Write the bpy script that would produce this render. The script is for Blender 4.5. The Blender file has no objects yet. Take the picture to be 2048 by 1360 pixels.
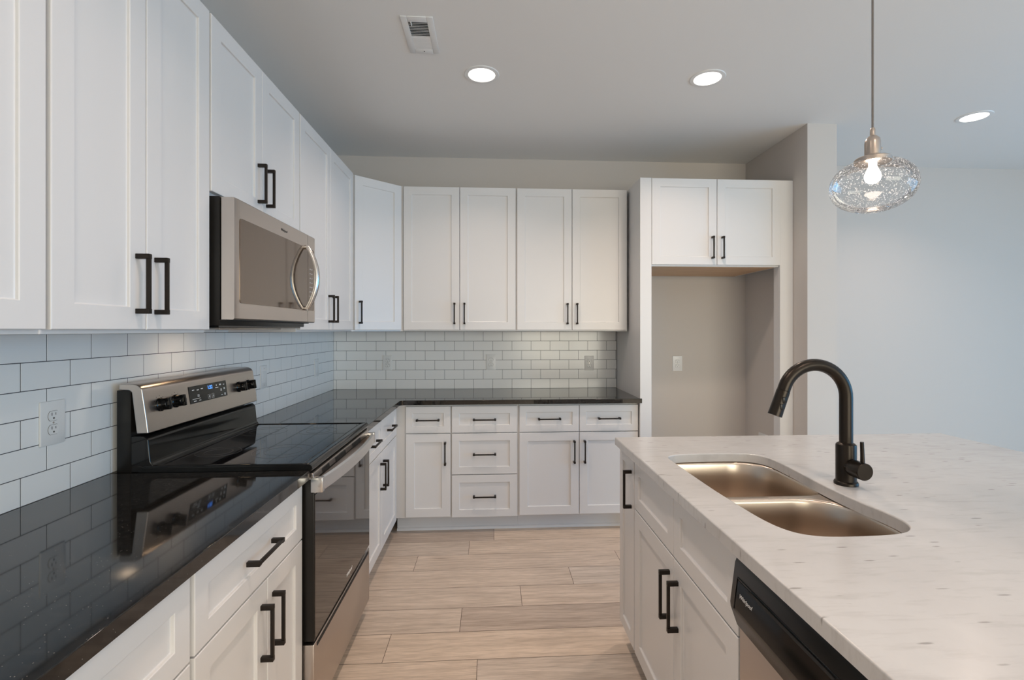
import bpy, bmesh, math, random
from mathutils import Vector, Matrix
random.seed(7)
PI = math.pi
sc = bpy.context.scene
col = sc.collection

# ------------------------------------------------------------------ camera
CAM_H = 1.385
cam_d = bpy.data.cameras.new('camera')
cam = bpy.data.objects.new('camera', cam_d); col.objects.link(cam)
cam.location = (0, 0, CAM_H)
cam.rotation_euler = (PI/2, 0, -0.059)
cam_d.sensor_width = 36
cam_d.lens = 984.4/2048*36
cam_d.shift_x = -(1041.9-1024)/2048
cam_d.shift_y = (660.23-680)/2048
cam_d.clip_start = 0.02
sc.camera = cam

# ------------------------------------------------------------------ world, light, exposure
w = bpy.data.worlds.new('daylight'); sc.world = w; w.use_nodes = True
w.node_tree.nodes['Background'].inputs[0].default_value = (0.62, 0.80, 1.0, 1)
w.node_tree.nodes['Background'].inputs[1].default_value = 0.5
vs = sc.view_settings
vs.view_transform = 'Standard'; vs.look = 'None'; vs.gamma = 1.0; vs.use_curve_mapping = False
vs.exposure = 0.0
LAMP_POWER = 6.2
LAMP_SPREAD = 128.0
LAMP_COLOR = (1.0, 0.79, 0.66)
BULB_STRENGTH = 20.0
HOOD_STRENGTH = 60.0

def area(name, loc, rot, sx, sy, power, color):
    l = bpy.data.lights.new(name, 'AREA'); l.shape = 'RECTANGLE'; l.size = sx; l.size_y = sy
    l.energy = power; l.color = color
    o = bpy.data.objects.new(name, l); col.objects.link(o); o.location = loc; o.rotation_euler = rot
    return o
# daylight through the right wall window; rear light added behind the camera
area('daylight_right', (6.25, 0.2, 1.2), (0, PI/2-.22, 0), 2.1, 4.4, 122, (0.12, 0.53, 1.0))
area('added_rear_light', (2.5, -3.85, 1.4), (-PI/2+.42, 0, PI), 4.0, 1.8, 165, (1.0, 0.94, 0.77))

# ------------------------------------------------------------------ materials
def mat(name, color, rough=0.5, metal=0.0, **kw):
    m = bpy.data.materials.new(name); m.use_nodes = True
    b = m.node_tree.nodes['Principled BSDF']
    b.inputs['Base Color'].default_value = (*color, 1)
    b.inputs['Roughness'].default_value = rough
    b.inputs['Metallic'].default_value = metal
    for k, v in kw.items(): b.inputs[k.replace('_', ' ')].default_value = v
    return m
def nd(m, typ, **kw):
    n = m.node_tree.nodes.new(typ)
    for k, v in kw.items(): setattr(n, k, v)
    return n
def lk(m, a, b): m.node_tree.links.new(a, b)
def bsdf(m): return m.node_tree.nodes['Principled BSDF']
def coords(m, scale=(1, 1, 1)):
    t = nd(m, 'ShaderNodeTexCoord'); mp = nd(m, 'ShaderNodeMapping'); mp.inputs['Scale'].default_value = scale
    lk(m, t.outputs['Object'], mp.inputs['Vector']); return mp.outputs[0]
def noise(m, vec, scale, detail=3, rough=.5):
    n = nd(m, 'ShaderNodeTexNoise'); n.inputs['Scale'].default_value = scale; n.inputs['Detail'].default_value = detail
    n.inputs['Roughness'].default_value = rough; lk(m, vec, n.inputs['Vector']); return n.outputs['Fac']
def ramp(m, fac, stops):
    r = nd(m, 'ShaderNodeValToRGB'); e = r.color_ramp.elements
    while len(e) < len(stops): e.new(0.5)
    for i, (p, c) in enumerate(stops):
        e[i].position = p; e[i].color = (*c, 1) if len(c) == 3 else c
    lk(m, fac, r.inputs[0]); return r.outputs[0]
def bump(m, h, strength, dist=0.001):
    b = nd(m, 'ShaderNodeBump'); b.inputs['Strength'].default_value = strength; b.inputs['Distance'].default_value = dist
    lk(m, h, b.inputs['Height']); lk(m, b.outputs[0], bsdf(m).inputs['Normal'])
def mixc(m, fac, a, b, blend='MIX'):
    x = nd(m, 'ShaderNodeMix', data_type='RGBA', blend_type=blend)
    for s, v in ((x.inputs[0], fac), (x.inputs[6], a), (x.inputs[7], b)):
        if isinstance(v, (int, float)): s.default_value = v
        elif isinstance(v, tuple): s.default_value = (*v, 1)
        else: lk(m, v, s)
    return x.outputs[2]

M = {}
M['wall'] = mat('wall_paint', (0.62, 0.575, 0.535), 0.75)
bump(M['wall'], noise(M['wall'], coords(M['wall']), 260, 3), 0.12, 0.0006)
M['ceiling'] = mat('ceiling_paint', (0.84, 0.83, 0.81), 0.85)
bump(M['ceiling'], noise(M['ceiling'], coords(M['ceiling']), 220, 3), 0.15, 0.0006)
M['trim'] = mat('trim_paint', (0.78, 0.77, 0.755), 0.4)
# painted cabinets: faint brushed grain in the satin coat
M['cab'] = mat('cabinet_paint', (0.74, 0.73, 0.72), 0.32)
bump(M['cab'], noise(M['cab'], coords(M['cab'], (60, 60, 1.2)), 6, 3), 0.05, 0.0006)
M['cab_in'] = mat('cabinet_underside_maple', (0.60, 0.40, 0.24), 0.5)
_v = coords(M['cab_in'], (2, 40, 40)); lk(M['cab_in'], ramp(M['cab_in'], noise(M['cab_in'], _v, 2, 4), [(0.3, (0.52, 0.33, 0.19)), (0.7, (0.66, 0.45, 0.28))]), bsdf(M['cab_in']).inputs[0])
M['bronze'] = mat('dark_bronze', (0.022, 0.017, 0.014), 0.42, 0.6)
M['faucet'] = mat('oil_rubbed_bronze', (0.028, 0.022, 0.017), 0.33, 0.75)
M['steel'] = mat('brushed_steel', (0.535, 0.485, 0.45), 0.30, 1.0)
_s = noise(M['steel'], coords(M['steel'], (1, 1, 200)), 8, 2); bump(M['steel'], _s, 0.05, 0.0004)
M['steel_sink'] = mat('satin_steel_sink', (0.66, 0.565, 0.475), 0.30, 1.0, Anisotropic=0.5)
bump(M['steel_sink'], noise(M['steel_sink'], coords(M['steel_sink'], (1, 1, 150)), 8, 2), 0.04, 0.0004)
M['steel_bright'] = mat('polished_steel', (0.66, 0.64, 0.62), 0.24, 1.0)
M['nickel'] = mat('brushed_nickel', (0.62, 0.53, 0.46), 0.28, 1.0)
M['black_gloss'] = mat('black_enamel', (0.005, 0.005, 0.005), 0.07, Specular_IOR_Level=0.4)
M['black_glass'] = mat('black_ceramic_glass', (0.005, 0.005, 0.006), 0.03, Specular_IOR_Level=0.75)
M['black_satin'] = mat('black_plastic', (0.011, 0.010, 0.009), 0.3, Specular_IOR_Level=0.3)
M['dark'] = mat('dark_cavity', (0.01, 0.01, 0.01), 0.7)
M['oven_glass'] = mat('tinted_oven_glass', (0.02, 0.014, 0.010), 0.04, Specular_IOR_Level=0.6, IOR=1.7)
M['mw_glass'] = mat('mirrored_microwave_glass', (0.055, 0.036, 0.024), 0.05, 0.0, Specular_IOR_Level=0.8, IOR=1.8, Specular_Tint=(1.0, 0.84, 0.70, 1))
M['plate'] = mat('white_plastic', (0.80, 0.80, 0.79), 0.3)
M['white_print'] = mat('white_print', (0.75, 0.75, 0.75), 0.5)
M['grey_print'] = mat('grey_print', (0.06, 0.055, 0.05), 0.5)
M['burner_print'] = mat('burner_print', (0.09, 0.09, 0.095), 0.2)
M['grout'] = mat('dark_grout', (0.055, 0.055, 0.065), 0.9)
# glazed tile: nearly flat, tiny waviness
M['tile'] = mat('white_glazed_tile', (0.87, 0.87, 0.86), 0.17)
bump(M['tile'], noise(M['tile'], coords(M['tile']), 9, 1), 0.06, 0.003)
# black quartz with light specks
m = M['quartz'] = mat('black_quartz', (0.012, 0.011, 0.010), 0.05, Specular_IOR_Level=0.62)
v = coords(m)
vo = nd(m, 'ShaderNodeTexVoronoi'); vo.inputs['Scale'].default_value = 190; lk(m, v, vo.inputs['Vector'])
sp = nd(m, 'ShaderNodeMath', operation='LESS_THAN'); sp.inputs[1].default_value = 0.14; lk(m, vo.outputs['Distance'], sp.inputs[0])
sr = nd(m, 'ShaderNodeSeparateColor'); lk(m, vo.outputs['Color'], sr.inputs[0])
s2 = nd(m, 'ShaderNodeMath', operation='GREATER_THAN'); s2.inputs[1].default_value = 0.80; lk(m, sr.outputs[0], s2.inputs[0])
s3 = nd(m, 'ShaderNodeMath', operation='MULTIPLY'); lk(m, sp.outputs[0], s3.inputs[0]); lk(m, s2.outputs[0], s3.inputs[1])
lk(m, mixc(m, s3.outputs[0], ramp(m, noise(m, v, 60, 4), [(0.35, (0.008, 0.0075, 0.007)), (0.7, (0.02, 0.018, 0.016))]), (0.30, 0.28, 0.25)), bsdf(m).inputs[0])
# pale marble-look quartz: soft clouds, short grey flecks
m = M['marble'] = mat('pale_marble', (0.70, 0.68, 0.66), 0.21)
v = coords(m); vf = coords(m, (0.8, 4.2, 1.0))
base = ramp(m, noise(m, v, 3.5, 6, .6), [(0.3, (0.53, 0.52, 0.51)), (0.7, (0.61, 0.605, 0.595))])
streak = ramp(m, noise(m, coords(m, (2.5, 14, 4)), 4, 5, .6), [(0.52, (1, 1, 1)), (0.70, (0.90, 0.895, 0.89))])
vo = nd(m, 'ShaderNodeTexVoronoi'); vo.inputs['Scale'].default_value = 10.5; lk(m, vf, vo.inputs['Vector'])
nn = noise(m, v, 38, 3)
ad = nd(m, 'ShaderNodeMath', operation='MULTIPLY_ADD'); ad.inputs[1].default_value = 0.16; lk(m, nn, ad.inputs[0]); lk(m, vo.outputs['Distance'], ad.inputs[2])
fl = ramp(m, ad.outputs[0], [(0.15, (0.45, 0.43, 0.41)), (0.215, (1, 1, 1))])
c1 = mixc(m, 1.0, base, streak, 'MULTIPLY'); lk(m, mixc(m, 0.75, c1, fl, 'MULTIPLY'), bsdf(m).inputs[0])
# oak planks: per-plank tone + stretched grain
m = M['floor'] = mat('oak_planks', (0.45, 0.33, 0.24), 0.42)
at = nd(m, 'ShaderNodeAttribute', attribute_name='plank'); sr = nd(m, 'ShaderNodeSeparateColor'); lk(m, at.outputs['Color'], sr.inputs[0])
tc = nd(m, 'ShaderNodeTexCoord'); cx = nd(m, 'ShaderNodeCombineXYZ')
for i in range(3): lk(m, sr.outputs[i], cx.inputs[i])
vm = nd(m, 'ShaderNodeVectorMath', operation='MULTIPLY_ADD'); vm.inputs[1].default_value = (17, 23, 9)
lk(m, cx.outputs[0], vm.inputs[0]); lk(m, tc.outputs['Object'], vm.inputs[2])
def fm(scale):
    mp = nd(m, 'ShaderNodeMapping'); mp.inputs['Scale'].default_value = scale; lk(m, vm.outputs[0], mp.inputs['Vector']); return mp.outputs[0]
g1 = noise(m, fm((1.1, 9, 1)), 2.2, 6, .6); g2 = noise(m, fm((3, 90, 1)), 4, 4, .6)
wv = nd(m, 'ShaderNodeTexWave', wave_type='BANDS', bands_direction='Y'); wv.inputs['Scale'].default_value = 4.0
wv.inputs['Distortion'].default_value = 9.0; wv.inputs['Detail'].default_value = 3; wv.inputs['Detail Scale'].default_value = 1.1
lk(m, fm((0.55, 2.4, 1)), wv.inputs['Vector'])
kv = nd(m, 'ShaderNodeTexVoronoi'); kv.inputs['Scale'].default_value = 1.0; lk(m, fm((1.3, 4.6, 1)), kv.inputs['Vector'])
tone = ramp(m, sr.outputs[0], [(0, (0.53, 0.435, 0.36)), (0.35, (0.64, 0.545, 0.46)), (0.7, (0.66, 0.545, 0.445)), (1, (0.74, 0.61, 0.49))])
c = mixc(m, 1.0, tone, ramp(m, g1, [(0.28, (0.80, 0.785, 0.77)), (0.66, (1.05, 1.05, 1.05))]), 'MULTIPLY')
c = mixc(m, 0.8, c, ramp(m, g2, [(0.32, (0.70, 0.68, 0.66)), (0.60, (1.08, 1.08, 1.08))]), 'MULTIPLY')
c = mixc(m, 0.42, c, ramp(m, wv.outputs['Fac'], [(0.0, (0.80, 0.78, 0.76)), (0.5, (1.05, 1.05, 1.05))]), 'MULTIPLY')
c = mixc(m, 0.9, c, ramp(m, kv.outputs['Distance'], [(0.015, (0.55, 0.52, 0.50)), (0.07, (0.90, 0.89, 0.88)), (0.16, (1, 1, 1))]), 'MULTIPLY')
lk(m, c, bsdf(m).inputs[0]); bump(m, g2, 0.12, 0.0008)
M['plank_gap'] = mat('plank_gap', (0.10, 0.075, 0.055), 0.8)

def emit(name, color, strength):
    m = bpy.data.materials.new(name); m.use_nodes = True; nt = m.node_tree
    nt.nodes.clear(); e = nt.nodes.new('ShaderNodeEmission'); o = nt.nodes.new('ShaderNodeOutputMaterial')
    e.inputs[0].default_value = (*color, 1); e.inputs[1].default_value = strength
    nt.links.new(e.outputs[0], o.inputs[0]); return m
M['lamp'] = emit('lamp_lens', (1.0, 0.92, 0.84), 5.0)
M['bulb'] = emit('bulb_glow', (1.0, 0.82, 0.68), BULB_STRENGTH)
M['hood_lamp'] = emit('cooktop_lamp', (1.0, 0.72, 0.46), HOOD_STRENGTH)
M['clock'] = emit('clock_digits', (0.08, 0.28, 1.0), 3.0)
# thin seeded glass of the pendant: clear shell, fresnel reflection, tiny air bubbles
m = M['seeded'] = bpy.data.materials.new('seeded_glass'); m.use_nodes = True; nt = m.node_tree; nt.nodes.clear()
out = nt.nodes.new('ShaderNodeOutputMaterial'); tr = nt.nodes.new('ShaderNodeBsdfTransparent'); gl = nt.nodes.new('ShaderNodeBsdfGlossy')
tr.inputs[0].default_value = (0.97, 0.97, 0.97, 1); gl.inputs['Roughness'].default_value = 0.02
lw = nt.nodes.new('ShaderNodeLayerWeight'); lw.inputs[0].default_value = 0.18
lr = nt.nodes.new('ShaderNodeMapRange'); lr.inputs['From Max'].default_value = 1.0; lr.inputs['To Min'].default_value = 0.04; lr.inputs['To Max'].default_value = 0.75
nt.links.new(lw.outputs['Fresnel'], lr.inputs[0])
mx = nt.nodes.new('ShaderNodeMixShader'); nt.links.new(lr.outputs[0], mx.inputs[0]); nt.links.new(tr.outputs[0], mx.inputs[1]); nt.links.new(gl.outputs[0], mx.inputs[2])
t = nt.nodes.new('ShaderNodeTexCoord')
def bubbles(scale, thr, keep):
    vo = nt.nodes.new('ShaderNodeTexVoronoi'); vo.inputs['Scale'].default_value = scale; nt.links.new(t.outputs['Object'], vo.inputs['Vector'])
    a = nt.nodes.new('ShaderNodeMath'); a.operation = 'LESS_THAN'; a.inputs[1].default_value = thr; nt.links.new(vo.outputs['Distance'], a.inputs[0])
    s = nt.nodes.new('ShaderNodeSeparateColor'); nt.links.new(vo.outputs['Color'], s.inputs[0])
    g = nt.nodes.new('ShaderNodeMath'); g.operation = 'GREATER_THAN'; g.inputs[1].default_value = keep; nt.links.new(s.outputs[0], g.inputs[0])
    p = nt.nodes.new('ShaderNodeMath'); p.operation = 'MULTIPLY'; nt.links.new(a.outputs[0], p.inputs[0]); nt.links.new(g.outputs[0], p.inputs[1]); return p.outputs[0]
b1 = bubbles(185, 0.30, 0.50); b2 = bubbles(85, 0.20, 0.58)
mm = nt.nodes.new('ShaderNodeMath'); mm.operation = 'MAXIMUM'; nt.links.new(b1, mm.inputs[0]); nt.links.new(b2, mm.inputs[1])
di = nt.nodes.new('ShaderNodeBsdfTranslucent'); di.inputs[0].default_value = (0.9, 0.9, 0.9, 1)
mb = nt.nodes.new('ShaderNodeMath'); mb.operation = 'MULTIPLY'; mb.inputs[1].default_value = 0.85; nt.links.new(mm.outputs[0], mb.inputs[0])
df = nt.nodes.new('ShaderNodeBsdfDiffuse'); df.inputs[0].default_value = (0.95, 0.95, 0.95, 1)
md_ = nt.nodes.new('ShaderNodeMixShader'); nt.links.new(di.outputs[0], md_.inputs[1]); nt.links.new(df.outputs[0], md_.inputs[2])
m2 = nt.nodes.new('ShaderNodeMixShader'); nt.links.new(mb.outputs[0], m2.inputs[0]); nt.links.new(mx.outputs[0], m2.inputs[1]); nt.links.new(md_.outputs[0], m2.inputs[2])
nt.links.new(m2.outputs[0], out.inputs[0])

# ------------------------------------------------------------------ mesh helpers
class MB:
    """collects shapes into ONE mesh"""
    def __init__(s): s.bm = bmesh.new(); s.mi = 0
    def add(s, tb, smooth=False):
        for f in tb.faces: f.material_index = s.mi; f.smooth = smooth
        me = bpy.data.meshes.new('t'); tb.to_mesh(me); tb.free(); s.bm.from_mesh(me); bpy.data.meshes.remove(me); return s
    def box(s, x0, x1, y0, y1, z0, z1, bev=0.0, seg=2, mi=None):
        if mi is not None: s.mi = mi
        b = bmesh.new(); bmesh.ops.create_cube(b, size=1)
        for v in b.verts:
            v.co = Vector(((x0+x1)/2+v.co.x*(x1-x0), (y0+y1)/2+v.co.y*(y1-y0), (z0+z1)/2+v.co.z*(z1-z0)))
        if bev > 0: bmesh.ops.bevel(b, geom=b.edges[:], offset=bev, segments=seg, profile=.5, affect='EDGES')
        return s.add(b)
    def prism(s, prof, lo, hi, axis='y', bev=0.0, seg=2, mi=None):
        """closed profile extruded along an axis; prof in the other two axes (xz for y, yz for x, xy for z)"""
        if mi is not None: s.mi = mi
        b = bmesh.new()
        def P(p, t):
            return Vector((p[0], t, p[1])) if axis == 'y' else Vector((t, p[0], p[1])) if axis == 'x' else Vector((p[0], p[1], t))
        A = [b.verts.new(P(p, lo)) for p in prof]; B = [b.verts.new(P(p, hi)) for p in prof]
        n = len(prof); b.faces.new(A); b.faces.new(B[::-1])
        for i in range(n): b.faces.new((A[i], B[i], B[(i+1) % n], A[(i+1) % n]))
        bmesh.ops.recalc_face_normals(b, faces=b.faces[:])
        if bev > 0:
            bmesh.ops.bevel(b, geom=[e for e in b.edges if e.calc_face_angle(0) > 0.5], offset=bev, segments=seg, profile=.5, affect='EDGES')
        return s.add(b)
    def loft(s, loops, closed=True, cap0=False, cap1=False, mi=None, smooth=True):
        if mi is not None: s.mi = mi
        b = bmesh.new(); R = [[b.verts.new(Vector(p)) for p in L] for L in loops]
        for a, c in zip(R, R[1:]):
            n = len(a)
            for i in range(n if closed else n-1): b.faces.new((a[i], a[(i+1) % n], c[(i+1) % n], c[i]))
        if cap0: b.faces.new(R[0][::-1])
        if cap1: b.faces.new(R[-1])
        bmesh.ops.recalc_face_normals(b, faces=b.faces[:])
        return s.add(b, smooth)
    def lathe(s, prof, center=(0, 0, 0), n=32, axis='z', mi=None, cap0=True, cap1=True):
        loops = []
        for r, h in prof:
            L = []
            for k in range(n):
                a = 2*PI*k/n; u, v = r*math.cos(a), r*math.sin(a)
                p = (u, v, h) if axis == 'z' else (h, u, v) if axis == 'x' else (u, h, v)
                L.append(tuple(c+q for c, q in zip(center, p)))
            loops.append(L)
        return s.loft(loops, True, cap0, cap1, mi)
    def tube(s, pts, r, n=14, mi=None, caps=True):
        pts = [Vector(p) for p in pts]; loops = []; up = None
        for i, p in enumerate(pts):
            d = (pts[min(i+1, len(pts)-1)]-pts[max(i-1, 0)]).normalized()
            if up is None: up = Vector((0, 0, 1)) if abs(d.z) < .9 else Vector((1, 0, 0))
            a = d.cross(up).normalized(); up = a.cross(d).normalized()
            rr = r[i] if isinstance(r, (list, tuple)) else r
            loops.append([p+(a*math.cos(2*PI*k/n)+up*math.sin(2*PI*k/n))*rr for k in range(n)])
        return s.loft(loops, True, caps, caps, mi)
    def done(s, name, mats, parent=None, smooth_angle=0.6, weighted=False):
        me = bpy.data.meshes.new(name); s.bm.to_mesh(me); s.bm.free()
        for m in (mats if isinstance(mats, (list, tuple)) else [mats]): me.materials.append(m)
        if smooth_angle:
            me.polygons.foreach_set('use_smooth', [True]*len(me.polygons)); me.set_sharp_from_angle(angle=smooth_angle)
        me.update()
        o = bpy.data.objects.new(name, me); col.objects.link(o)
        if weighted: wn = o.modifiers.new('weighted_normal', 'WEIGHTED_NORMAL'); wn.keep_sharp = True; wn.weight = 100
        if parent: o.parent = parent
        return o
def tag(o, label=None, cat=None, group=None, kind=None):
    for k, v in (('label', label), ('category', cat), ('group', group), ('kind', kind)):
        if v: o[k] = v
    return o
def thing(name, label, cat, loc=(0, 0, 0), rz=0.0, group=None):
    o = bpy.data.objects.new(name, None); col.objects.link(o); o.empty_display_size = .1
    o.location = loc; o.rotation_euler = (0, 0, rz); return tag(o, label, cat, group)
def text(name, body, size, m, parent, loc, rot, shear=0.0, extrude=0.0004):
    c = bpy.data.curves.new(name, 'FONT'); c.body = body; c.size = size; c.align_x = 'CENTER'; c.align_y = 'CENTER'
    c.shear = shear; c.extrude = extrude; c.materials.append(m)
    t_ = bpy.data.objects.new(name, c); col.objects.link(t_)
    me = bpy.data.meshes.new_from_object(t_.evaluated_get(bpy.context.evaluated_depsgraph_get())); bpy.data.objects.remove(t_); bpy.data.curves.remove(c)
    me.name = name; o = bpy.data.objects.new(name, me); col.objects.link(o); o.parent = parent; o.location = loc; o.rotation_euler = rot; return o

# ------------------------------------------------------------------ setting
XL, YB, ZC = -1.2595, 3.983, 2.77          # left wall, back wall, ceiling
XR, YF = 6.0, -3.6                          # far side and rear of the open room
def struct(o): return tag(o, kind='structure')
# floor: every plank laid as its own quad over a dark bed, one mesh
b = bmesh.new(); cl = b.loops.layers.float_color.new('plank')
seams = {-1: .30, 0: .014, 1: -.145, 2: -.451, 3: .447, 4: .152, 5: -.148, 6: -.457, 7: -.061}
def quad(x0, x1, y0, y1, z, c, mi):
    f = b.faces.new([b.verts.new((x, y, z)) for x, y in ((x0, y0), (x1, y0), (x1, y1), (x0, y1))])
    f.material_index = mi
    for l in f.loops: l[cl] = c
quad(XL, XR, YF, YB, -0.002, (0, 0, 0, 1), 1)
PW, PL, g = .195, 1.22, .0011
for r in range(-3, 40):
    y1 = 3.442-r*PW; y0 = y1-PW
    if y0 > YB or y1 < YF: continue
    s0 = seams.get(r, random.uniform(0, PL)); x = s0
    while x > XL: x -= PL
    while x < XR:
        c = (random.random(), random.random(), random.random(), 1)
        quad(max(x+g, XL), min(x+PL-g, XR), max(y0+g, YF), min(y1-g, YB), 0, c, 0); x += PL
me = bpy.data.meshes.new('floor'); b.to_mesh(me); b.free(); me.materials.append(M['floor']); me.materials.append(M['plank_gap'])
fo = bpy.data.objects.new('floor', me); col.objects.link(fo); struct(fo)
struct(MB().box(XL-.1, XR+.1, YF-.1, YB+.1, ZC, ZC+.1).done('ceiling', M['ceiling'], smooth_angle=0))
struct(MB().box(XL-.12, XL, YF-.1, YB+.12, 0, ZC).done('wall_left', M['wall'], smooth_angle=0))
struct(MB().box(XL, XR, YB, YB+.12, 0, ZC).done('wall_back', M['wall'], smooth_angle=0))
struct(MB().box(2.11, 2.315, 3.178, YB, 0, ZC).done('wall_partition', M['wall'], smooth_angle=0))
wx0, wx1, wz0, wz1 = -2.0, 2.4, .15, 2.25    # window in the right wall
o = MB()
o.box(XR, XR+.12, YF, wx0, 0, ZC).box(XR, XR+.12, wx1, YB, 0, ZC).box(XR, XR+.12, wx0, wx1, 0, wz0).box(XR, XR+.12, wx0, wx1, wz1, ZC)
struct(o.done('wall_right', M['wall'], smooth_angle=0))
def window(name, axis, p, a0, a1, z0, z1, n):
    o = MB()
    def bar(u0, u1, v0, v1):
        (o.box(p, p+.06, u0, u1, v0, v1, .004) if axis == 'x' else o.box(u0, u1, p, p+.06, v0, v1, .004))
    bar(a0, a1, z0, z0+.06); bar(a0, a1, z1-.06, z1)
    for i in range(n+1):
        c = a0+.03+(a1-a0-.06)*i/n; bar(c-.03, c+.03, z0, z1)
    struct(o.done(name, M['trim']))
window('window_1', 'x', XR+.03, wx0, wx1, wz0, wz1, 3)
fx0, fx1 = .5, 4.5
o = MB()
o.box(XL, fx0, YF-.12, YF, 0, ZC).box(fx1, XR, YF-.12, YF, 0, ZC).box(fx0, fx1, YF-.12, YF, 0, .45).box(fx0, fx1, YF-.12, YF, 2.3, ZC)
struct(o.done('wall_front', M['wall'], smooth_angle=0))
window('added_rear_window', 'y', YF-.09, fx0, fx1, .45, 2.3, 3)  # unseen rear window, added to let the rear light in
# baseboards
o = MB().box(2.315, XR, YB-.015, YB, 0, .13, .004).box(2.11, 2.33, 3.163, 3.178, 0, .13, .004).box(2.315, 2.33, 3.178, YB-.015, 0, .13, .004)
struct(o.done('baseboard_right', M['trim']))
o = MB().box(1.06, 2.11, YB-.015, YB, 0, .13, .004).box(2.095, 2.11, 3.40, YB-.015, 0, .13, .004)
struct(o.done('baseboard_back', M['trim']))

# ------------------------------------------------------------------ tile backsplashes (pattern in one mesh each)
ZT, PH, PV, GR = .914, .1545, .0766, .0021
def tiles(name, place, a0, a1, off, rows, extra=None):
    o = MB()
    def tile(u0, u1, v0, v1):
        u0, u1 = max(u0, a0), min(u1, a1)
        if u1-u0 < .004: return
        o.mi = 1; place(o, u0+GR/2, u1-GR/2, v0+GR/2, v1-GR/2, .0086, .0005)
    o.mi = 0; place(o, a0, a1, ZT, ZT+rows*PV, .0081, 0)
    for r in range(rows):
        s = off+(0 if r % 2 == 0 else PH/2); k = math.floor((a0-s)/PH)
        u = s+k*PH
        while u < a1: tile(u, u+PH, ZT+r*PV, ZT+(r+1)*PV); u += PH
    if extra:
        e0, e1 = extra; o.mi = 0; place(o, e0, e1, ZT+rows*PV, ZT+(rows+1)*PV, .0081, 0)
        s = off+(0 if rows % 2 == 0 else PH/2); u = s+math.floor((e0-s)/PH)*PH
        while u < e1:
            u0, u1 = max(u, e0), min(u+PH, e1)
            if u1-u0 > .004: o.mi = 1; place(o, u0+GR/2, u1-GR/2, ZT+rows*PV+GR/2, ZT+(rows+1)*PV, .0086, .0005)
            u += PH
    struct(o.done(name, [M['grout'], M['tile']], smooth_angle=0))
tiles('trim_1', lambda o, u0, u1, v0, v1, t, bv: o.box(u0, u1, YB-t, YB, v0, v1, bv, 1), XL+.009, 1.018, -1.2282, 6)
tiles('trim_2', lambda o, u0, u1, v0, v1, t, bv: o.box(XL, XL+t, u0, u1, v0, v1, bv, 1), .44, YB, 1.385-PH*8, 6, (1.672, 2.42))

# ------------------------------------------------------------------ cabinet parts
def handle(parent, L, loc, rot_vertical, proj=.034):
    """bar pull; local: along x (or z when vertical), standing off towards -y"""
    o = MB(); h = L/2; f = .0065; w2 = .0042
    def bx(a0, a1, d0, d1, s, bev=.0012):
        if rot_vertical: o.box(-s, s, d0, d1, a0, a1, bev)
        else: o.box(a0, a1, d0, d1, -s, s, bev)
    bx(-h, -h+.013, -proj, .0005, f); bx(h-.013, h, -proj, .0005, f)
    bx(-h+.004, h-.004, -proj-.0005, -proj+.009, w2)
    r = o.done('handle', M['bronze'], parent); r.location = loc; return r
def shaker(name, parent, x0, x1, z0, z1, rail=.057, t=.02, rec=.0085):
    """five-piece shaker front; origin at its lower left corner on the cabinet face, front towards -y"""
    W, H = x1-x0, z1-z0; e = .0022
    def L(i, y): return [(i, y, i), (W-i, y, i), (W-i, y, H-i), (i, y, H-i)]
    loops = [L(0, 0), L(0, -t+e), L(e*.35, -t+e*.35), L(e, -t), L(rail, -t), L(rail+.0016, -t+.0016), L(rail+.0016, -t+rec-.0012), L(rail+.004, -t+rec)]
    o = MB(); o.loft(loops, True, True, True, smooth=False)
    r = o.done(name, M['cab'], parent, smooth_angle=0); r.location = (x0, 0, z0); return r
def front(parent, kind, x0, x1, z0, z1, pull=None, rail=.057):
    """pull: None, 'c' centred bar, or ('l'/'r', 't'/'b') vertical bar near that edge"""
    f = shaker(kind, parent, x0, x1, z0, z1, rail)
    W, H = x1-x0, z1-z0
    if pull == 'c': handle(f, .157, (W/2, -.02, H/2), False)
    elif pull:
        hx = .034 if pull[0] == 'l' else W-.034
        hz = H-.132 if pull[1] == 't' else .119
        handle(f, .155, (hx, -.02, hz), True)
    return f
def cabinet(name, label, loc, rz, W, D, z0, z1, fronts, toe=False, x_off=0.0, under=None, group=None, open_top=False):
    """face frame plane at local y=0, body behind it (+y); z are heights above the floor"""
    c = thing(name, label, 'cabinet', loc, rz, group)
    o = MB(); zb = z0 if not toe else .108
    if open_top:
        o.box(x_off+W-.018, x_off+W, .02, D, zb, .655, .0008, 1).box(x_off+W-.018, x_off+W, 0, .02, zb, z1, .0008, 1)
        for q in ((x_off, x_off+.018, 0, D), (x_off+.018, x_off+W-.018, D-.015, D), (x_off+.018, x_off+W-.018, 0, .02)): o.box(*q, zb, z1, .0008, 1)
        o.box(x_off+.018, x_off+W-.018, .02, D-.015, zb, zb+.018)
    else: o.box(x_off, x_off+W, 0, D, zb, z1, .0012, 1)
    o.done('body', M['cab'], c)
    if under:
        MB().box(x_off+.02, x_off+W-.02, .02, D-.005, z0-.0015, z0+.002).done('underside', M['cab_in'], c)
    if toe:
        o = MB().box(x_off, x_off+W, .072, .085, 0, .108)
        o.prism([(.072, 0), (.054, 0), (.0555, .008), (.060, .0135), (.066, .0165), (.072, .017)], x_off, x_off+W, 'x')
        o.done('toe_kick', M['cab'], c)
    for f in fronts: front(c, *f)
    return c

UB, UT = 1.386, 2.424      # upper door bottom / top
def pair(x0, xm, x1, z0=UB, z1=UT, g=.0018, v='b'):
    return [('door', x0, xm-g, z0, z1, ('r', v)), ('door', xm+g, x1, z0, z1, ('l', v))]
R90 = PI/2
GU, GB = 'white shaker wall cabinets', 'white shaker base cabinets'
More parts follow.
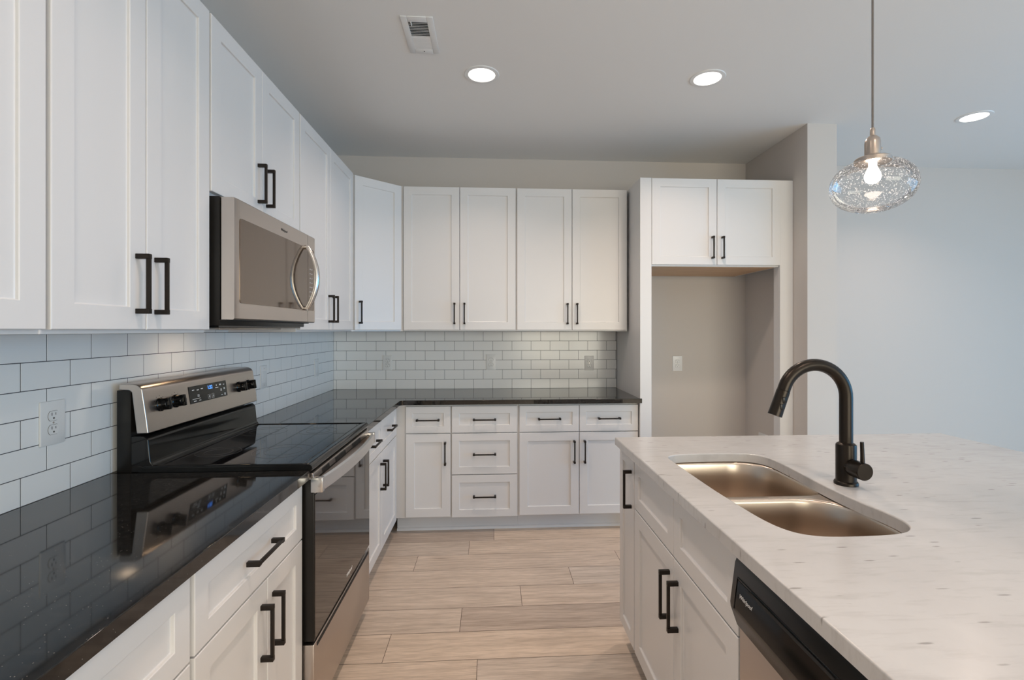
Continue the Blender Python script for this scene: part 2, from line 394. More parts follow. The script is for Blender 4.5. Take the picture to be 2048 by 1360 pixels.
# left wall uppers (local x = world Y offset, face frame at X = -0.937)
XU = -.937; DU = XU-XL-.001
cabinet('wall_cabinet', 'white wall cabinet cut off by the left edge of the photo', (XU, .155, 0), R90, .921, DU, UB-.010, UT+.004, pair(.006, .455, .916), group=GU)
cabinet('wall_cabinet', 'tall white two-door wall cabinet just before the microwave, with large dark handles', (XU, 1.077, 0), R90, .587, DU, UB-.010, UT+.004, pair(.005, .289, .582), group=GU)
cabinet('wall_cabinet', 'short white two-door wall cabinet directly above the microwave', (XU, 1.665, 0), R90, .752, DU, 1.832, UT+.004, pair(.005, .364, .744, 1.842), group=GU)
cabinet('wall_cabinet', 'white two-door wall cabinet between the microwave and the angled corner cabinet', (XU, 2.418, 0), R90, .912, DU, UB-.010, UT+.004, pair(.004, .448, .899), group=GU)
# diagonal corner upper
A, B = Vector((-.937, 3.357)), Vector((-.648-.009, 3.617))
d = B-A; ang = math.atan2(d.y, d.x)
c = thing('corner_wall_cabinet', 'angled single-door white wall cabinet in the room corner', 'cabinet', (A.x, A.y, 0), ang, GU)
inv = Matrix.Rotation(-ang, 2)
poly = [inv @ (Vector(p)-A) for p in ((A.x, A.y-.022), (A.x, A.y), (B.x, B.y), (B.x+.016, B.y), (B.x+.016, YB-.001), (XL+.001, YB-.001), (XL+.001, A.y-.022))]
MB().prism([tuple(p) for p in poly], UB-.010, UT+.004, 'z').done('body', M['cab'], c)
front(c, 'door', .012, d.length-.010, UB, UT, ('l', 'b'))
# back wall uppers (face frame at Y = 3.617)
YU = 3.617; DB = YB-YU-.001
cabinet('wall_cabinet', 'white two-door wall cabinet on the back wall next to the angled corner cabinet', (-.640, YU, 0), 0, .8175, DB, UB-.010, UT+.002, pair(.003, .406, .8125), group=GU)
cabinet('wall_cabinet', 'white two-door wall cabinet on the back wall against the tall fridge panel', (.1785, YU, 0), 0, .829, DB, UB-.010, UT+.002, pair(.0055, .411, .8185), group=GU)
# fridge surround
YP = 3.352
o = thing('alcove_divider', 'tall white end panel standing between the black counter and the empty fridge alcove', 'panel', (1.02, YP, 0))
MB().box(0, .018, .0, YB-YP-.001, 0, 2.436, .001, 1).done('side_panel', M['cab'], o)
MB().box(-.001, .079, -.018, 0, 0, 2.436, .001, 1).done('stile', M['cab'], o)
cabinet('fridge_cabinet', 'deep white two-door cabinet bridging the empty fridge alcove', (1.0995, YP, 0), 0, .914, .60, 1.828, 2.434, pair(.001, .462, .917, 1.838, 2.434), under=True, group=GU)
o = thing('filler_strip', 'tall narrow white filler strip between the fridge alcove and the grey partition wall', 'trim strip', (2.0145, YP, 0))
MB().box(0, .094, -.018, 0, 0, 2.434, .001, 1).done('stile', M['cab'], o)
MB().box(.0, .018, 0, .06, 0, 2.434, .001, 1).done('return_strip', M['cab'], o)

# base cabinets: left run (face frame X = -0.654), back run (Y = 3.383), island (X = 0.585)
XB = -.654; DBL = XB-XL-.002; ZD1, ZD0, ZK1, ZK0 = .868, .687, .682, .118
def dd(x0, x1, p): return [('drawer', x0, x1, ZD0, ZD1, 'c', .045), ('door', x0, x1, ZK0, ZK1, p)]
cabinet('base_cabinet', 'white base cabinet at the bottom left, nearest the camera under the black counter', (XB, .46, 0), R90, .622, DBL, 0, .882,
        [('drawer', .006, .616, ZD0, ZD1, 'c', .05), ('door', .006, .309, ZK0, ZK1, ('r', 't')), ('door', .313, .616, ZK0, ZK1, ('l', 't'))], toe=True, group=GB)
cabinet('base_cabinet', 'white base cabinet with one drawer over two doors, on the near side of the range', (XB, 1.084, 0), R90, .610, DBL, 0, .882,
        [('drawer', .008, .605, ZD0, ZD1, 'c', .05), ('door', .008, .346, ZK0, ZK1, ('r', 't')), ('door', .350, .605, ZK0, ZK1, ('l', 't'))], toe=True, group=GB)
cabinet('base_cabinet', 'white base cabinet with two small drawers over two doors, beyond the range', (XB, 2.462, 0), R90, .895, DBL, 0, .882,
        dd(.006, .420, ('r', 't'))+dd(.424, .858, ('l', 't')), toe=True, group=GB)
YK = 3.383; DK = YB-YK-.002
cabinet('base_cabinet', 'narrow white base cabinet with one drawer and one door in the inner corner', (-.6535, YK, 0), 0, .375, DK, 0, .882,
        dd(.0725, .3725, ('r', 't')), toe=True, group=GB)
cabinet('base_cabinet', 'white base cabinet with a stack of three drawers on the back wall', (-.278, YK, 0), 0, .459, DK, 0, .882,
        [('drawer', .006, .451, ZD0, ZD1, 'c', .05), ('drawer', .006, .451, .403, ZK1, 'c', .05), ('drawer', .006, .451, .112, .398, 'c', .05)], toe=True, group=GB)
cabinet('base_cabinet', 'wide white base cabinet with two drawers over two doors, beside the tall fridge panel', (.1815, YK, 0), 0, .836, DK, 0, .882,
        dd(.0065, .418, ('r', 't'))+dd(.422, .832, ('l', 't')), toe=True, group=GB)
# island carcasses (front towards -X)
XI = .588; RI = -R90; DI = .60
cabinet('island_cabinet', 'narrow single-door white island cabinet at the far end of the island', (XI, 2.165, 0), RI, .228, DI, 0, .882,
        [('door', .005, .220, .10, ZD1, ('r', 't'), .045)], toe=True, group='white island cabinets')
cabinet('island_cabinet', 'white sink base cabinet in the island with two false fronts over two doors', (XI, 1.936, 0), RI, .832, DI, 0, .882,
        [('false_front', .004, .4225, .676, ZD1, None, .05), ('false_front', .4265, .828, .676, ZD1, None, .05),
         ('door', .004, .4225, .10, .671, ('r', 't')), ('door', .4265, .828, .10, .671, ('l', 't'))], toe=True, group='white island cabinets', open_top=True)
cabinet('island_cabinet', 'white island cabinet on the near side of the dishwasher', (XI, .485, 0), RI, .40, DI, 0, .882,
        [('drawer', .005, .395, .676, ZD1, 'c', .05), ('door', .005, .395, .10, .671, ('l', 't'))], toe=True, group='white island cabinets')
o = thing('island_backing', 'white back panel of the island under the marble overhang', 'panel', (1.19, 0, 0))
MB().box(0, .02, .085, 2.165, 0, .882, .002).done('board', M['cab'], o)
MB().box(.02, .034, .085, 2.165, 0, .13, .003).done('baseboard', M['cab'], o)

# ------------------------------------------------------------------ countertops
def slab(name, outline, holes, z0, z1, m, label, bev=.002):
    b = bmesh.new(); E = []
    for L in [outline]+holes:
        vs_ = [b.verts.new((x, y, z1)) for x, y in L]
        E += [b.edges.new((vs_[i], vs_[(i+1) % len(vs_)])) for i in range(len(vs_))]
    bmesh.ops.triangle_fill(b, use_beauty=True, use_dissolve=False, edges=E)
    bmesh.ops.recalc_face_normals(b, faces=b.faces[:])
    if b.faces[0].normal.z < 0: bmesh.ops.reverse_faces(b, faces=b.faces[:])
    top = b.faces[:]
    r = bmesh.ops.extrude_face_region(b, geom=top)
    for v in [q for q in r['geom'] if isinstance(q, bmesh.types.BMVert)]: v.co.z = z0
    bmesh.ops.recalc_face_normals(b, faces=b.faces[:])
    rim = [e for e in b.edges if e.calc_face_angle(0) > .8 and all(v.co.z > z1-1e-5 for v in e.verts)]
    bmesh.ops.bevel(b, geom=rim, offset=bev, segments=3, profile=.5, affect='EDGES')
    o = MB(); o.bm.free(); o.bm = b
    return tag(o.done(name, m, smooth_angle=.7, weighted=True), label, 'countertop')
ZQ0, ZQ1 = .8825, .914
TX, TY = XL+.0095, YB-.0095
XE, YE = -.612, 3.330
slab('countertop', [(XL+.0095, .44), (XE, .44), (XE, 1.6915), (XL+.0095, 1.6915)], [], ZQ0, ZQ1, M['quartz'], 'glossy black quartz countertop on the near side of the range')
slab('countertop', [(TX, 2.4535), (XE, 2.4535), (XE, 3.305), (XE+.007, 3.322), (XE+.025, YE), (1.031, YE), (1.031, YP-.019), (1.0185, YP-.0185), (1.0185, TY), (TX, TY)], [], ZQ0, ZQ1, M['quartz'],
     'L-shaped glossy black quartz countertop running from the range around the back corner')
def smooth_loop(P, k=6):
    n = len(P); R = []
    for i in range(n):
        p0, p1, p2, p3 = (Vector(P[(i+j-1) % n]) for j in range(4))
        for s in range(k):
            t = s/k
            R.append(tuple(.5*((2*p1)+(p2-p0)*t+(2*p0-5*p1+4*p2-p3)*t*t+(3*p1-p0-3*p2+p3)*t**3)))
    return R
cut = smooth_loop([(.650, 1.700), (.653, 1.785), (.690, 1.820), (.78, 1.832), (.90, 1.832), (.975, 1.818), (1.017, 1.762), (1.020, 1.64), (1.010, 1.50), (1.005, 1.40), (1.008, 1.29), (1.016, 1.215),
                   (1.012, 1.150), (.985, 1.108), (.93, 1.086), (.82, 1.080), (.745, 1.087), (.700, 1.117), (.676, 1.183), (.664, 1.30), (.655, 1.45)])
slab('island_countertop', [(.540, -.12), (2.05, -.12), (2.05, 2.136), (.540, 2.136)][::1], [cut], ZQ0, ZQ1, M['marble'], 'pale marble-look island countertop with grey flecks around the sink', .004)

# ------------------------------------------------------------------ sink
sk = thing('sink', 'double-bowl undermount stainless steel sink set in the island countertop', 'sink', (.84, 1.455, ZQ0))
def rr(x0, x1, y0, y1, r, n=9):
    """rounded rectangle, r = (bottom-left, bottom-right, top-right, top-left)"""
    P = []
    for cx_, cy_, a0, q in ((x0+r[0], y0+r[0], PI, r[0]), (x1-r[1], y0+r[1], 1.5*PI, r[1]), (x1-r[2], y1-r[2], 0, r[2]), (x0+r[3], y1-r[3], .5*PI, r[3])):
        for k in range(n): P.append((cx_+q*math.cos(a0+k*PI/2/(n-1)), cy_+q*math.sin(a0+k*PI/2/(n-1))))
    return P
ox, oy = .84, 1.455
def bowl(x0, x1, y0, y1, r, ztop):
    def L(i, z, k=0.0): return [(x-ox, y-oy, z) for x, y in rr(x0+i, x1-i, y0+i, y1-i, [max(q-i*.5+k, .02) for q in r])]
    lps = [L(-.007, ztop), L(-.003, ztop-.001), L(0, ztop-.005), L(.002, ztop-.012)]
    lps += [L(.004+.010*t, ztop-.012-.155*t) for t in (.25, .5, .75, 1)]
    lps += [L(.014+.035*(1-math.cos(a)), ztop-.167-.035*math.sin(a)) for a in (.3, .6, .9, 1.2, 1.5)]
    cxm, cym = (x0+x1)/2-ox, (y0+y1)/2-oy
    for q in (.5, .2): lps.append([(cxm+(x-cxm)*q, cym+(y-cym)*q, ztop-.203-.004*(1-q)) for x, y, z in lps[12]])
    o = MB(); o.loft(lps, True, False, True); r_ = o.done('bowl', M['steel_sink'], sk, smooth_angle=1.2)
    o = MB(); o.lathe([(.057, ztop-.2045), (.055, ztop-.2035), (.044, ztop-.2045), (.040, ztop-.212), (.012, ztop-.212), (.012, ztop-.206), (.004, ztop-.204)], (cxm, cym, 0), 28)
    o.done('drain', M['steel_bright'], r_)
bowl(.640, 1.026, 1.452, 1.838, (.075, .060, .13, .06), -.002)
bowl(.640, 1.026, 1.072, 1.424, (.13, .13, .13, .075), -.002)
b = bmesh.new(); E = []
for Lp in (rr(.60, 1.062, 1.035, 1.875, (.08,)*4), rr(.634, 1.032, 1.446, 1.844, (.077, .062, .132, .062)), rr(.634, 1.032, 1.066, 1.430, (.132, .132, .132, .077))):
    vv = [b.verts.new((x-ox, y-oy, -.0022 if y > 1.441 else -.0022)) for x, y in Lp]; E += [b.edges.new((vv[i], vv[(i+1) % len(vv)])) for i in range(len(vv))]
bmesh.ops.triangle_fill(b, use_beauty=True, use_dissolve=False, edges=E)
o = MB(); o.bm.free(); o.bm = b; o.done('flange', M['steel_sink'], sk, smooth_angle=1.0)

# ------------------------------------------------------------------ faucet
fx = thing('faucet', 'dark bronze gooseneck pull-down faucet standing behind the island sink', 'faucet', (1.082, 1.445, ZQ1))
MB().lathe([(.033, 0), (.033, .006), (.031, .010), (.028, .012), (.028, .118), (.0272, .122), (.021, .127), (.0185, .128)], n=40).done('body', M['faucet'], fx)
pts = [(0, 0, .12), (0, 0, .16), (0, 0, .21), (0, 0, .25)]
R0 = .100
for k in range(0, 25):
    a = math.radians(160*k/24); pts.append((-R0+R0*math.cos(a), 0, .265+R0*math.sin(a)))
ex, ez = pts[-1][0], pts[-1][2]; ta = math.radians(160); tx, tz = -math.sin(ta), math.cos(ta)
pts.append((ex+tx*.012, 0, ez+tz*.012))
MB().tube(pts, .0185, 22).done('spout', M['faucet'], fx)
o = MB(); q = [(ex+tx*s, 0, ez+tz*s) for s in (.012, .0135, .04, .075, .092, .0925)]
o.tube(q, [.0178, .0192, .0195, .0200, .0205, .0185], 24); sh = o.done('spray_head', M['faucet'], fx)
nx, nz = -tz, tx   # outward side of the spray head away from the sink
o = MB()
for s in (.040, .062):
    p = Vector((ex+tx*s, -.0175, ez+tz*s)); o.box(p.x-.005, p.x+.005, p.y-.004, p.y+.003, p.z-.009, p.z+.009, .002)
o.done('button', M['black_satin'], sh)
o = MB(); o.lathe([(.0215, -.018), (.0215, -.030)], (0, 0, .058), 32, 'y'); o.lathe([(.0205, -.030), (.0205, -.032)], (0, 0, .058), 32, 'y')
o.lathe([(.0245, -.0325), (.0252, -.034), (.0252, -.076), (.0235, -.078)], (0, 0, .058), 36, 'y')
kb = o.done('handle', M['faucet'], fx)
MB().tube([(0.006, -.060, .075), (.005, -.060, .11), (.003, -.061, .142)], [.0062, .0055, .0052], 12).done('lever', M['faucet'], kb)

# ------------------------------------------------------------------ range
rg = thing('range', 'stainless steel and black electric range with a glass cooktop', 'range', (-1.2495, 1.694, 0))
RW = .757; st = M['steel']
MB().box(.012, .612, .003, RW-.003, .035, .903, .003).done('body', M['black_satin'], rg)
for q in ((.05, .03), (.05, RW-.07), (.55, .03), (.55, RW-.07)):
    MB().lathe([(.016, 0), (.016, .036)], (q[0]+.02, q[1]+.02, 0), 16).done('foot', M['black_satin'], rg)
# cooktop: enamel frame with a rounded nose, glass pane, burner rings
o = MB()
o.prism([(.085, .906), (.632, .906), (.643, .910), (.647, .918), (.645, .927), (.638, .933), (.628, .934), (.612, .931), (.105, .931), (.095, .936), (.085, .936)], 0.0, RW, 'y', .002, 2)
ck = o.done('cooktop', M['black_gloss'], rg, .6, True)
for y0, y1 in ((0.001, .020), (RW-.020, RW-.001)): MB().box(.10, .632, y0, y1, .929, .9355, .003, 3).done('cooktop_rim', M['black_gloss'], ck, .6, True)
MB().box(.108, .610, .022, RW-.022, .929, .9322, .001, 1).done('glass_top', M['black_glass'], ck)
for bx_, by_, br in ((.235, .20, .075), (.235, .57, .095), (.47, .20, .105), (.47, .57, .080)):
    o = MB()
    for rad in (br, br*.62):
        o.lathe([(rad-.0009, .9323), (rad-.0009, .9326), (rad+.0009, .9326), (rad+.0009, .9323)], (bx_, by_, 0), 64, cap0=False, cap1=False)
    o.done('burner_ring', M['burner_print'], ck)
# backguard: black riser, dark back box, steel control panel
o = MB(); o.prism([(.022, .903), (.128, .903), (.128, .936), (.119, .950), (.112, 1.022), (.100, 1.034), (.022, 1.034)], .006, RW-.006, 'y', .004, 3)
o.done('riser', M['black_gloss'], rg, .6, True)
MB().box(.015, .060, .004, RW-.004, .87, 1.186, .002).done('back_box', M['black_satin'], rg)
pf = [(.117, 1.043), (.112, 1.085), (.0995, 1.172)]
for k in range(1, 8):
    a = math.radians(8+82*k/8); pf.append((.069+.030*math.cos(a), 1.177+.030*math.sin(a)))
pf += [(.066, 1.208), (.030, 1.208), (.024, 1.205), (.024, 1.188), (.056, 1.186), (.064, 1.180), (.080, 1.043)]
o = MB(); o.prism(pf, 0, RW, 'y', .0035, 3); cp = o.done('control_panel', st, rg, .6, True)
sl = math.atan2(.117-.0995, 1.172-1.043)        # backward lean of the panel face
def onp(y, z): return (.117-(z-1.043)*math.tan(sl), y, z)
E3 = (PI/2-sl, 0, PI/2)
def on_panel(o, y, z, dx=0.0):
    o.location = onp(y, z); o.rotation_euler = E3
    o.location.x += dx; return o
dp = on_panel(MB().box(-.131, .131, -.033, .033, 0, .0015, .0007, 1).done('display', M['black_gloss'], cp), .372, 1.136, .0005)
text('digits', '1:22', .020, M['clock'], dp, (.008, .017, .0016), (0, 0, 0))
o = MB()
for x, y, wd, h in ((-.105, .018, .014, .003), (-.075, .016, .014, .003), (-.048, .018, .014, .0035), (.055, .020, .006, .006), (.056, .010, .022, .003), (.083, .020, .014, .006), (.110, .018, .010, .003),
                    (.086, .000, .011, .003), (.086, -.005, .011, .003), (.111, .001, .010, .007), (.088, -.024, .011, .003), (.112, -.020, .012, .003), (.112, -.025, .010, .004), (-.075, -.004, .013, .0028), (-.075, -.009, .013, .0028),
                    (-.090, -.017, .052, .0018), (-.100, -.025, .018, .0026), (-.068, -.025, .013, .0026)):
    o.box(x-wd/2, x+wd/2, y-h/2, y+h/2, .0014, .0017)
for cx_ in (-.004, .022):
    for q in ((-.008, .008, -.0085, -.0078), (-.008, .008, .0078, .0085), (-.0085, -.0078, -.0085, .0085), (.0078, .0085, -.0085, .0085), (-.003, .003, -.004, -.0015), (-.001, .003, -.001, .004)):
        o.box(cx_+q[0], cx_+q[1], -.019+q[2], -.019+q[3], .0014, .0017)
o.done('lettering', M['white_print'], dp)
for y in (.078, .160, .605, .690):
    o = MB(); o.lathe([(.0235, 0), (.0235, .004), (.021, .006), (.020, .026), (.0185, .0285)], n=28); o.box(-.005, .005, -.0205, .0205, .020, .037, .003, 2)
    on_panel(o.done('knob', M['black_gloss'], cp), y, 1.128)
    o = MB()
    for k in range(9):
        a = math.radians(-40+k*32); r_ = .031; o.box(r_*math.cos(a)-.0012, r_*math.cos(a)+.0012, r_*math.sin(a)-.0012, r_*math.sin(a)+.0012, 0, .0004)
    on_panel(o.done('dial_marks', M['grey_print'], cp), y, 1.128)
# oven door
dr = MB().box(.612, .650, .006, RW-.006, .332, .880, .003).done('oven_door', M['black_satin'], rg)
MB().box(.6495, .6525, .010, RW-.010, .338, .828, .001, 1).done('door_glass', M['oven_glass'], dr)
o = MB(); o.prism([(.612, .902), (.612, .880), (.648, .834), (.654, .832), (.656, .836), (.646, .899), (.636, .903)], .008, RW-.008, 'y', .001, 1)
vs_ = o.done('vent_trim', st, dr, .5)
for y0, n_ in ((.095, 8), (.24, 14), (.47, 14)):
    o = MB()
    for k in range(n_):
        y = y0+k*.0095; o.prism([(.648, .874), (.6515, .874), (.6485, .894), (.645, .894)], y, y+.0045, 'y')
    o.done('vent_slots', M['dark'], vs_)
# bowed flat handle with end brackets
o = MB(); loops = []
for k in range(33):
    t = k/32; y = .004+t*(RW-.008); bow = .664+.026*math.sin(PI*t)**.75
    loops.append([(bow, y, .838), (bow+.011, y, .842), (bow+.013, y, .862), (bow+.009, y, .882), (bow-.001, y, .885), (bow-.003, y, .862)])
o.loft(loops, True, True, True)
for y0 in (.003, RW-.027): o.box(.640, .679, y0, y0+.024, .8365, .8865, .002)
o.done('handle', M['steel_bright'], dr, .6)
wr = text('logo', 'Whirlpool', .019, M['white_print'], dr, (.6529, RW/2+.03, .372), (PI/2, 0, PI/2), .25)
# storage drawer
dw = MB().box(.612, .651, .004, RW-.004, .070, .322, .003).done('storage_drawer', st, rg)
MB().box(.640, .6535, .03, RW-.03, .304, .316, .001, 1).done('drawer_groove', M['dark'], dw)
MB().box(.56, .605, .012, RW-.012, .012, .070).done('kick_plate', M['black_satin'], rg)

# ------------------------------------------------------------------ microwave
mw = thing('microwave', 'stainless steel over-the-range microwave with a bowed handle, mounted under the wall cabinets', 'microwave', (-1.2495, 1.678, 1.398))
MW = .740
MB().box(.002, .352, .004, MW-.004, .002, .431, .003).done('body', M['black_satin'], mw)
def mwx(y):   # front face bows back at its left end
    return .4005-.003*(1-math.sqrt(max(0, 1-max(0, (.009-y)/.003)**2)))
def mw_front(y0, y1, name, parent):
    o = MB(); n = 12; loops = []
    for k in range(n+1):
        y = y0+(y1-y0)*((k/n)**1.6 if y0 < .01 else k/n); x = mwx(y); loops.append([(.356, y, .022), (x-.004, y, .022), (x, y, .026), (x, y, .424), (x-.003, y, .428), (.356, y, .428)])
    o.loft(loops, True, True, True); return o.done(name, st, parent, .5)
md = mw_front(.006, .646, 'door', mw)
mc = mw_front(.649, MW-.001, 'control_strip', mw)
MB().box(.350, .372, .0, MW, .018, .022).done('door_gap', M['dark'], mw)
def rbox(o, x0, x1, y0, y1, z0, z1, r):
    o.prism(rr(y0, y1, z0, z1, r, 6), x0, x1, 'x'); return o
rbox(MB(), .396, .4022, .034, .646, .078, .365, (.012, .001, .001, .012)).done('window', M['mw_glass'], md)
pn = rbox(MB(), .396, .4022, .649, .726, .078, .365, (.001, .012, .012, .001)).done('keypad', M['mw_glass'], mc)
o = MB()
for k in range(7):
    z = .145+k*.021
    for y in (.675, .697): o.box(.4021, .4025, y-.004, y+.004, z-.0022, z+.0022)
o.done('lettering', M['white_print'], pn)
o = MB(); loops = []
for k in range(25):
    t = k/24; z = .082+t*.286; bow = .406+.048*math.sin(PI*t)**.85; wd = .0085+.0045*math.sin(PI*t)
    loops.append([(bow-.004, .612-wd, z), (bow+.004, .612-wd, z), (bow+.011, .612-wd*.7, z), (bow+.015, .612, z), (bow+.011, .612+wd*.7, z), (bow+.004, .612+wd, z), (bow-.004, .612+wd, z), (bow-.006, .612, z)])
o.loft(loops, True, True, True)
for z in (.086, .364): o.lathe([(.010, .399), (.010, .412)], (0, .612, z), 16, 'x')
o.done('handle', M['steel_bright'], md, 1.0)
text('logo', 'Whirlpool', .015, M['grey_print'], md, (.4008, .39, .394), (PI/2, 0, PI/2), .25)
MB().box(.02, .34, .02, MW-.02, -.004, .002).done('bottom_plate', M['black_gloss'], mw)
MB().box(.262, .300, .10, .60, -.012, -.003, .002).done('grease_filter', st, mw)
MB().box(.155, .185, .31, .36, -.0065, -.004).done('cooktop_lamp', M['hood_lamp'], mw)

# ------------------------------------------------------------------ dishwasher
dwm = thing('dishwasher', 'stainless steel dishwasher with a glossy black control panel in the island', 'dishwasher', (.590, 1.100, 0), RI)
DW = .606     # local x towards the camera, -y out of the front
MB().box(.045, DW-.004, 0, .56, .10, .872, .002).done('body', M['black_satin'], dwm)
MB().box(.003, DW-.003, -.024, 0, .115, .712, .004).done('door', st, dwm)
o = MB(); pr = [(0, .872), (-.020, .872), (-.030, .866), (-.0345, .855), (-.046, .765), (-.045, .755), (-.030, .712), (-.024, .706), (0, .706)]
o.prism(pr, .002, DW-.002, 'x', .003, 2); cpn = o.done('control_panel', M['black_satin'], dwm, .5)
lean = math.atan2(.046-.0345, .855-.765)
ip = MB().box(.028, DW-.028, -.0015, .0012, -.040, .022, .001, 1).done('fascia', M['black_gloss'], cpn)
ip.location = (0, -.0413, .803); ip.rotation_euler = (-lean, 0, 0)
o = MB(); o.prism([(.060, .0165), (.36, .0165), (.33, .0225), (.085, .0225)], -.0022, -.0005, 'y'); o.done('pocket', M['dark'], ip)
MB().tube([(.024, 0, -.043), (.024, 0, .026), (DW-.024, 0, .026)], .0016, 8).done('bezel', M['black_gloss'], ip)
text('logo', 'Whirlpool', .0125, M['white_print'], ip, (.068, -.0018, -.006), (PI/2, 0, 0), .25)
MB().box(.006, DW-.006, .05, .06, .0, .11).done('kick_plate', M['black_satin'], dwm)

# ------------------------------------------------------------------ outlets
def outlet(loc, rz, label, W=.072, H=.120, kind='duplex'):
    o = thing('wall_outlet' if kind == 'duplex' else 'wall_switch', label, 'outlet' if kind == 'duplex' else 'switch', loc, rz, 'white wall plates')
    b_ = MB(); b_.prism(rr(-W/2, W/2, -H/2, H/2, (.003,)*4, 4), -.0055, 0, 'y', .0022, 2); b_.done('cover_plate', M['plate'], o)
    if kind == 'duplex':
        for dz in (.0195, -.0195):
            P = []
            for k in range(28):
                a = 2*PI*k/28; P.append((.0172*math.cos(a), max(-.0135, min(.0135, .0172*math.sin(a)))))
            q = MB(); q.mi = 1; q.prism([(x*1.06, z*1.06+dz) for x, z in P], -.0057, -.005, 'y'); q.mi = 0; q.prism([(x, z+dz) for x, z in P], -.0068, -.005, 'y')
            q.mi = 1; q.box(-.0072, -.0052, -.0072, -.006, dz+.001, dz+.0095).box(.0052, .0070, -.0072, -.006, dz+.002, dz+.0085)
            q.lathe([(.0026, -.0060), (.0026, -.0072)], (0, 0, dz-.0065), 12, 'y'); q.done('receptacle', [M['plate'], M['grey_print']], o)
        MB().lathe([(.0028, -.0050), (.0028, -.0062)], (0, 0, 0), 12, 'y').done('screw', M['steel'], o)
    else:
        MB().box(-.0165, .0165, -.0066, -.004, -.033, .033, .001, 1).done('rocker', M['plate'], o)
        for dz in (-.045, .045): MB().lathe([(.0028, -.0050), (.0028, -.0062)], (0, 0, dz), 12, 'y').done('screw', M['steel'], o)
    return o
XT, YT = XL+.0086, YB-.0086
outlet((XT, 1.4765, 1.122), R90, 'white duplex outlet on the tiles left of the range, large in view', .080, .125)
outlet((XT, 2.774, 1.129), R90, 'white wall plate on the left tiles just beyond the range', .074, .125, 'switch')
outlet((XT, 3.590, 1.117), R90, 'white wall plate on the left tiles close to the room corner', .074, .125, 'switch')
outlet((-.829, YT, 1.125), 0, 'white duplex outlet on the back tiles below the angled corner cabinet', .073, .118)
outlet((-.007, YT, 1.128), 0, 'white duplex outlet midway along the back tiles', .078, .125)
outlet((.792, YT, 1.117), 0, 'white duplex outlet on the back tiles beside the tall fridge panel', .076, .117)
outlet((1.529, YB, 1.109), 0, 'white duplex outlet on the grey wall inside the fridge alcove', .082, .125)
o = thing('water_box', 'small white plate low on the fridge alcove side, just above the marble edge', 'wall plate', (2.11, 3.70, .50), -R90)
MB().box(-.075, .075, -.006, 0, -.085, .08, .002).done('cover_plate', M['plate'], o)

# ------------------------------------------------------------------ ceiling vent, recessed lights
vt = thing('ceiling_vent', 'white rectangular air vent grille in the ceiling', 'vent', (-.333, 2.336, ZC))
VW, VL = .144, .290
o = MB(); y0, y1, x1 = -.105, .105, .043
o.box(-VW/2, -x1, -VL/2, VL/2, -.006, 0, .002).box(x1, VW/2, -VL/2, VL/2, -.006, 0, .002).box(-x1, x1, -VL/2, y0, -.006, 0, .002).box(-x1, x1, y1, VL/2, -.006, 0, .002)
o.done('frame', M['plate'], vt)
MB().box(-x1, x1, y0, y1, -.0012, 0).done('duct_opening', M['dark'], vt)
o = MB()
for k in range(9):
    y = y0+.006+k*.0118; o.prism([(y, -.0055), (y+.0022, -.0058), (y+.0065, -.001), (y+.0043, -.0008)], -x1, x1, 'x')
for k in range(9):
    y = .004+k*.0114; o.prism([(y, -.001), (y+.0015, -.001), (y+.0122, -.0052), (y+.0105, -.006)], -x1, x1, 'x')
o.done('louvre', M['plate'], vt)
MB().lathe([(.003, -.0075), (.003, -.0055)], (0, .122, 0), 10).done('screw', M['grey_print'], vt)
MB().box(-.031, -.027, -.112, -.086, -.012, -.004, .001, 1).done('damper_lever', M['plate'], vt)
def downlight(x, y, label, proto=None):
    if proto:
        r = proto.copy(); col.objects.link(r); r.location = (x, y, ZC); r['label'] = label
        for ch in proto.children:
            c_ = ch.copy(); col.objects.link(c_); c_.parent = r
        return r
    r = thing('recessed_light', label, 'ceiling light', (x, y, ZC), 0, 'recessed ceiling lights')
    MB().lathe([(.070, -.002), (.074, -.0055), (.092, -.004), (.095, 0)], n=48, cap0=False, cap1=False).done('trim_ring', M['plate'], r)
    MB().lathe([(.0715, -.003), (.0705, -.0042), (.04, -.006), (.002, -.0065)], n=48, cap0=False).done('lens', M['lamp'], r, 1.0)
    l = bpy.data.lights.new('lamp_glow', 'AREA'); l.shape = 'DISK'; l.size = .13; l.energy = LAMP_POWER; l.color = LAMP_COLOR; l.spread = math.radians(LAMP_SPREAD)
    lo = bpy.data.objects.new('lamp_glow', l); col.objects.link(lo); lo.parent = r; lo.location = (0, 0, -.009)
    return r
p = downlight(-.055, 2.675, 'lit recessed ceiling light next to the air vent')
downlight(1.183, 2.640, 'lit recessed ceiling light in front of the fridge alcove', p)
downlight(3.125, 3.015, 'lit recessed ceiling light at the far right, beyond the glass pendant', p)
downlight(-.055, .95, 'added unseen recessed ceiling light above the near left counter', p)  # from here down: out-of-view fixtures added to light the room
downlight(1.18, .35, 'added unseen recessed ceiling light above the near end of the island', p)
downlight(3.30, .60, 'added unseen recessed ceiling light over the open room right of the island', p)
downlight(-.055, -1.30, 'added unseen recessed ceiling light behind the camera, left row', p)
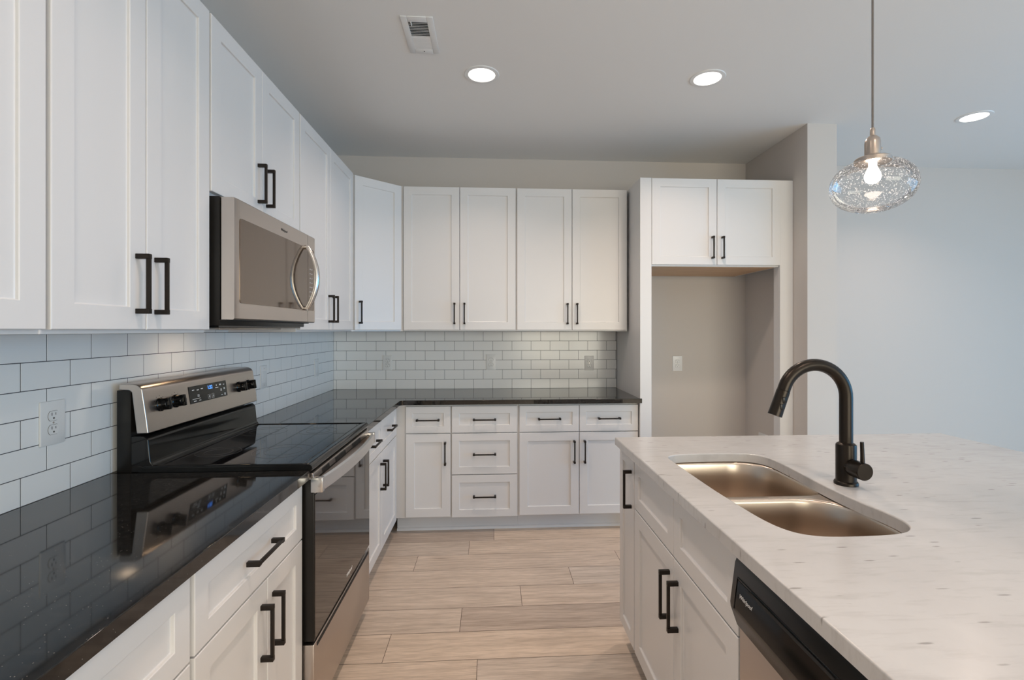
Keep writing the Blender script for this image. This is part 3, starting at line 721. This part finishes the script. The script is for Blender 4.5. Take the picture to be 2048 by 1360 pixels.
downlight(1.18, -1.60, 'added unseen recessed ceiling light behind the camera, middle row', p)
downlight(3.30, -1.60, 'added unseen recessed ceiling light behind the camera, right row', p)

# ------------------------------------------------------------------ pendant
PX, PY, PZ = 1.29, 1.597, 1.875
pd = thing('pendant_light', 'clear seeded-glass globe pendant hanging over the island', 'pendant light', (PX, PY, PZ))
MB().tube([(0, 0, .185), (0, 0, ZC-PZ-.02)], .0035, 10).done('cord', mat('grey_cord', (0.20, 0.18, 0.17), 0.6), pd)
MB().lathe([(.060, ZC-PZ), (.060, ZC-PZ-.012), (.05, ZC-PZ-.02), (.008, ZC-PZ-.024)], n=32, cap0=False).done('canopy', M['nickel'], pd)
o = MB(); o.lathe([(.0055, .196), (.008, .190), (.008, .170), (.012, .168), (.021, .158), (.0235, .146), (.0235, .104), (.026, .102), (.026, .096), (.050, .094), (.054, .090), (.054, .078), (.050, .076)], n=40)
o.lathe([(.0045, .024), (.0045, .032)], (0, 0, .128), 10, 'x')
o.done('socket', M['nickel'], pd)
prof = []
RG, HG = .127, .086
for k in range(41):
    a = math.radians(68-(68+73)*k/40)
    prof.append((RG*math.cos(a)**.78, HG*math.sin(a)*1.0))
gsh = MB().lathe(prof, n=72, cap0=False, cap1=False).done('glass_globe', M['seeded'], pd, 2.0)
MB().tube([(prof[-1][0]*math.cos(2*PI*k/48), prof[-1][0]*math.sin(2*PI*k/48), prof[-1][1]) for k in range(49)], .0022, 8).done('rim', M['seeded'], gsh, 2.0)
MB().lathe([(.012, .082), (.012, .066), (.017, .054), (.023, .040), (.0245, .029), (.021, .017), (.012, .009), (.002, .006)], n=28).done('bulb', M['bulb'], pd, 2.0)
q = pd.copy(); col.objects.link(q); q.location = (PX, .72, PZ); q['label'] = 'added unseen seeded-glass globe pendant over the near end of the island'  # out-of-view copy of the pendant, added for extra light
for ch in pd.children:
    k = ch.copy(); col.objects.link(k); k.parent = q
    for g_ in ch.children: h_ = g_.copy(); col.objects.link(h_); h_.parent = k
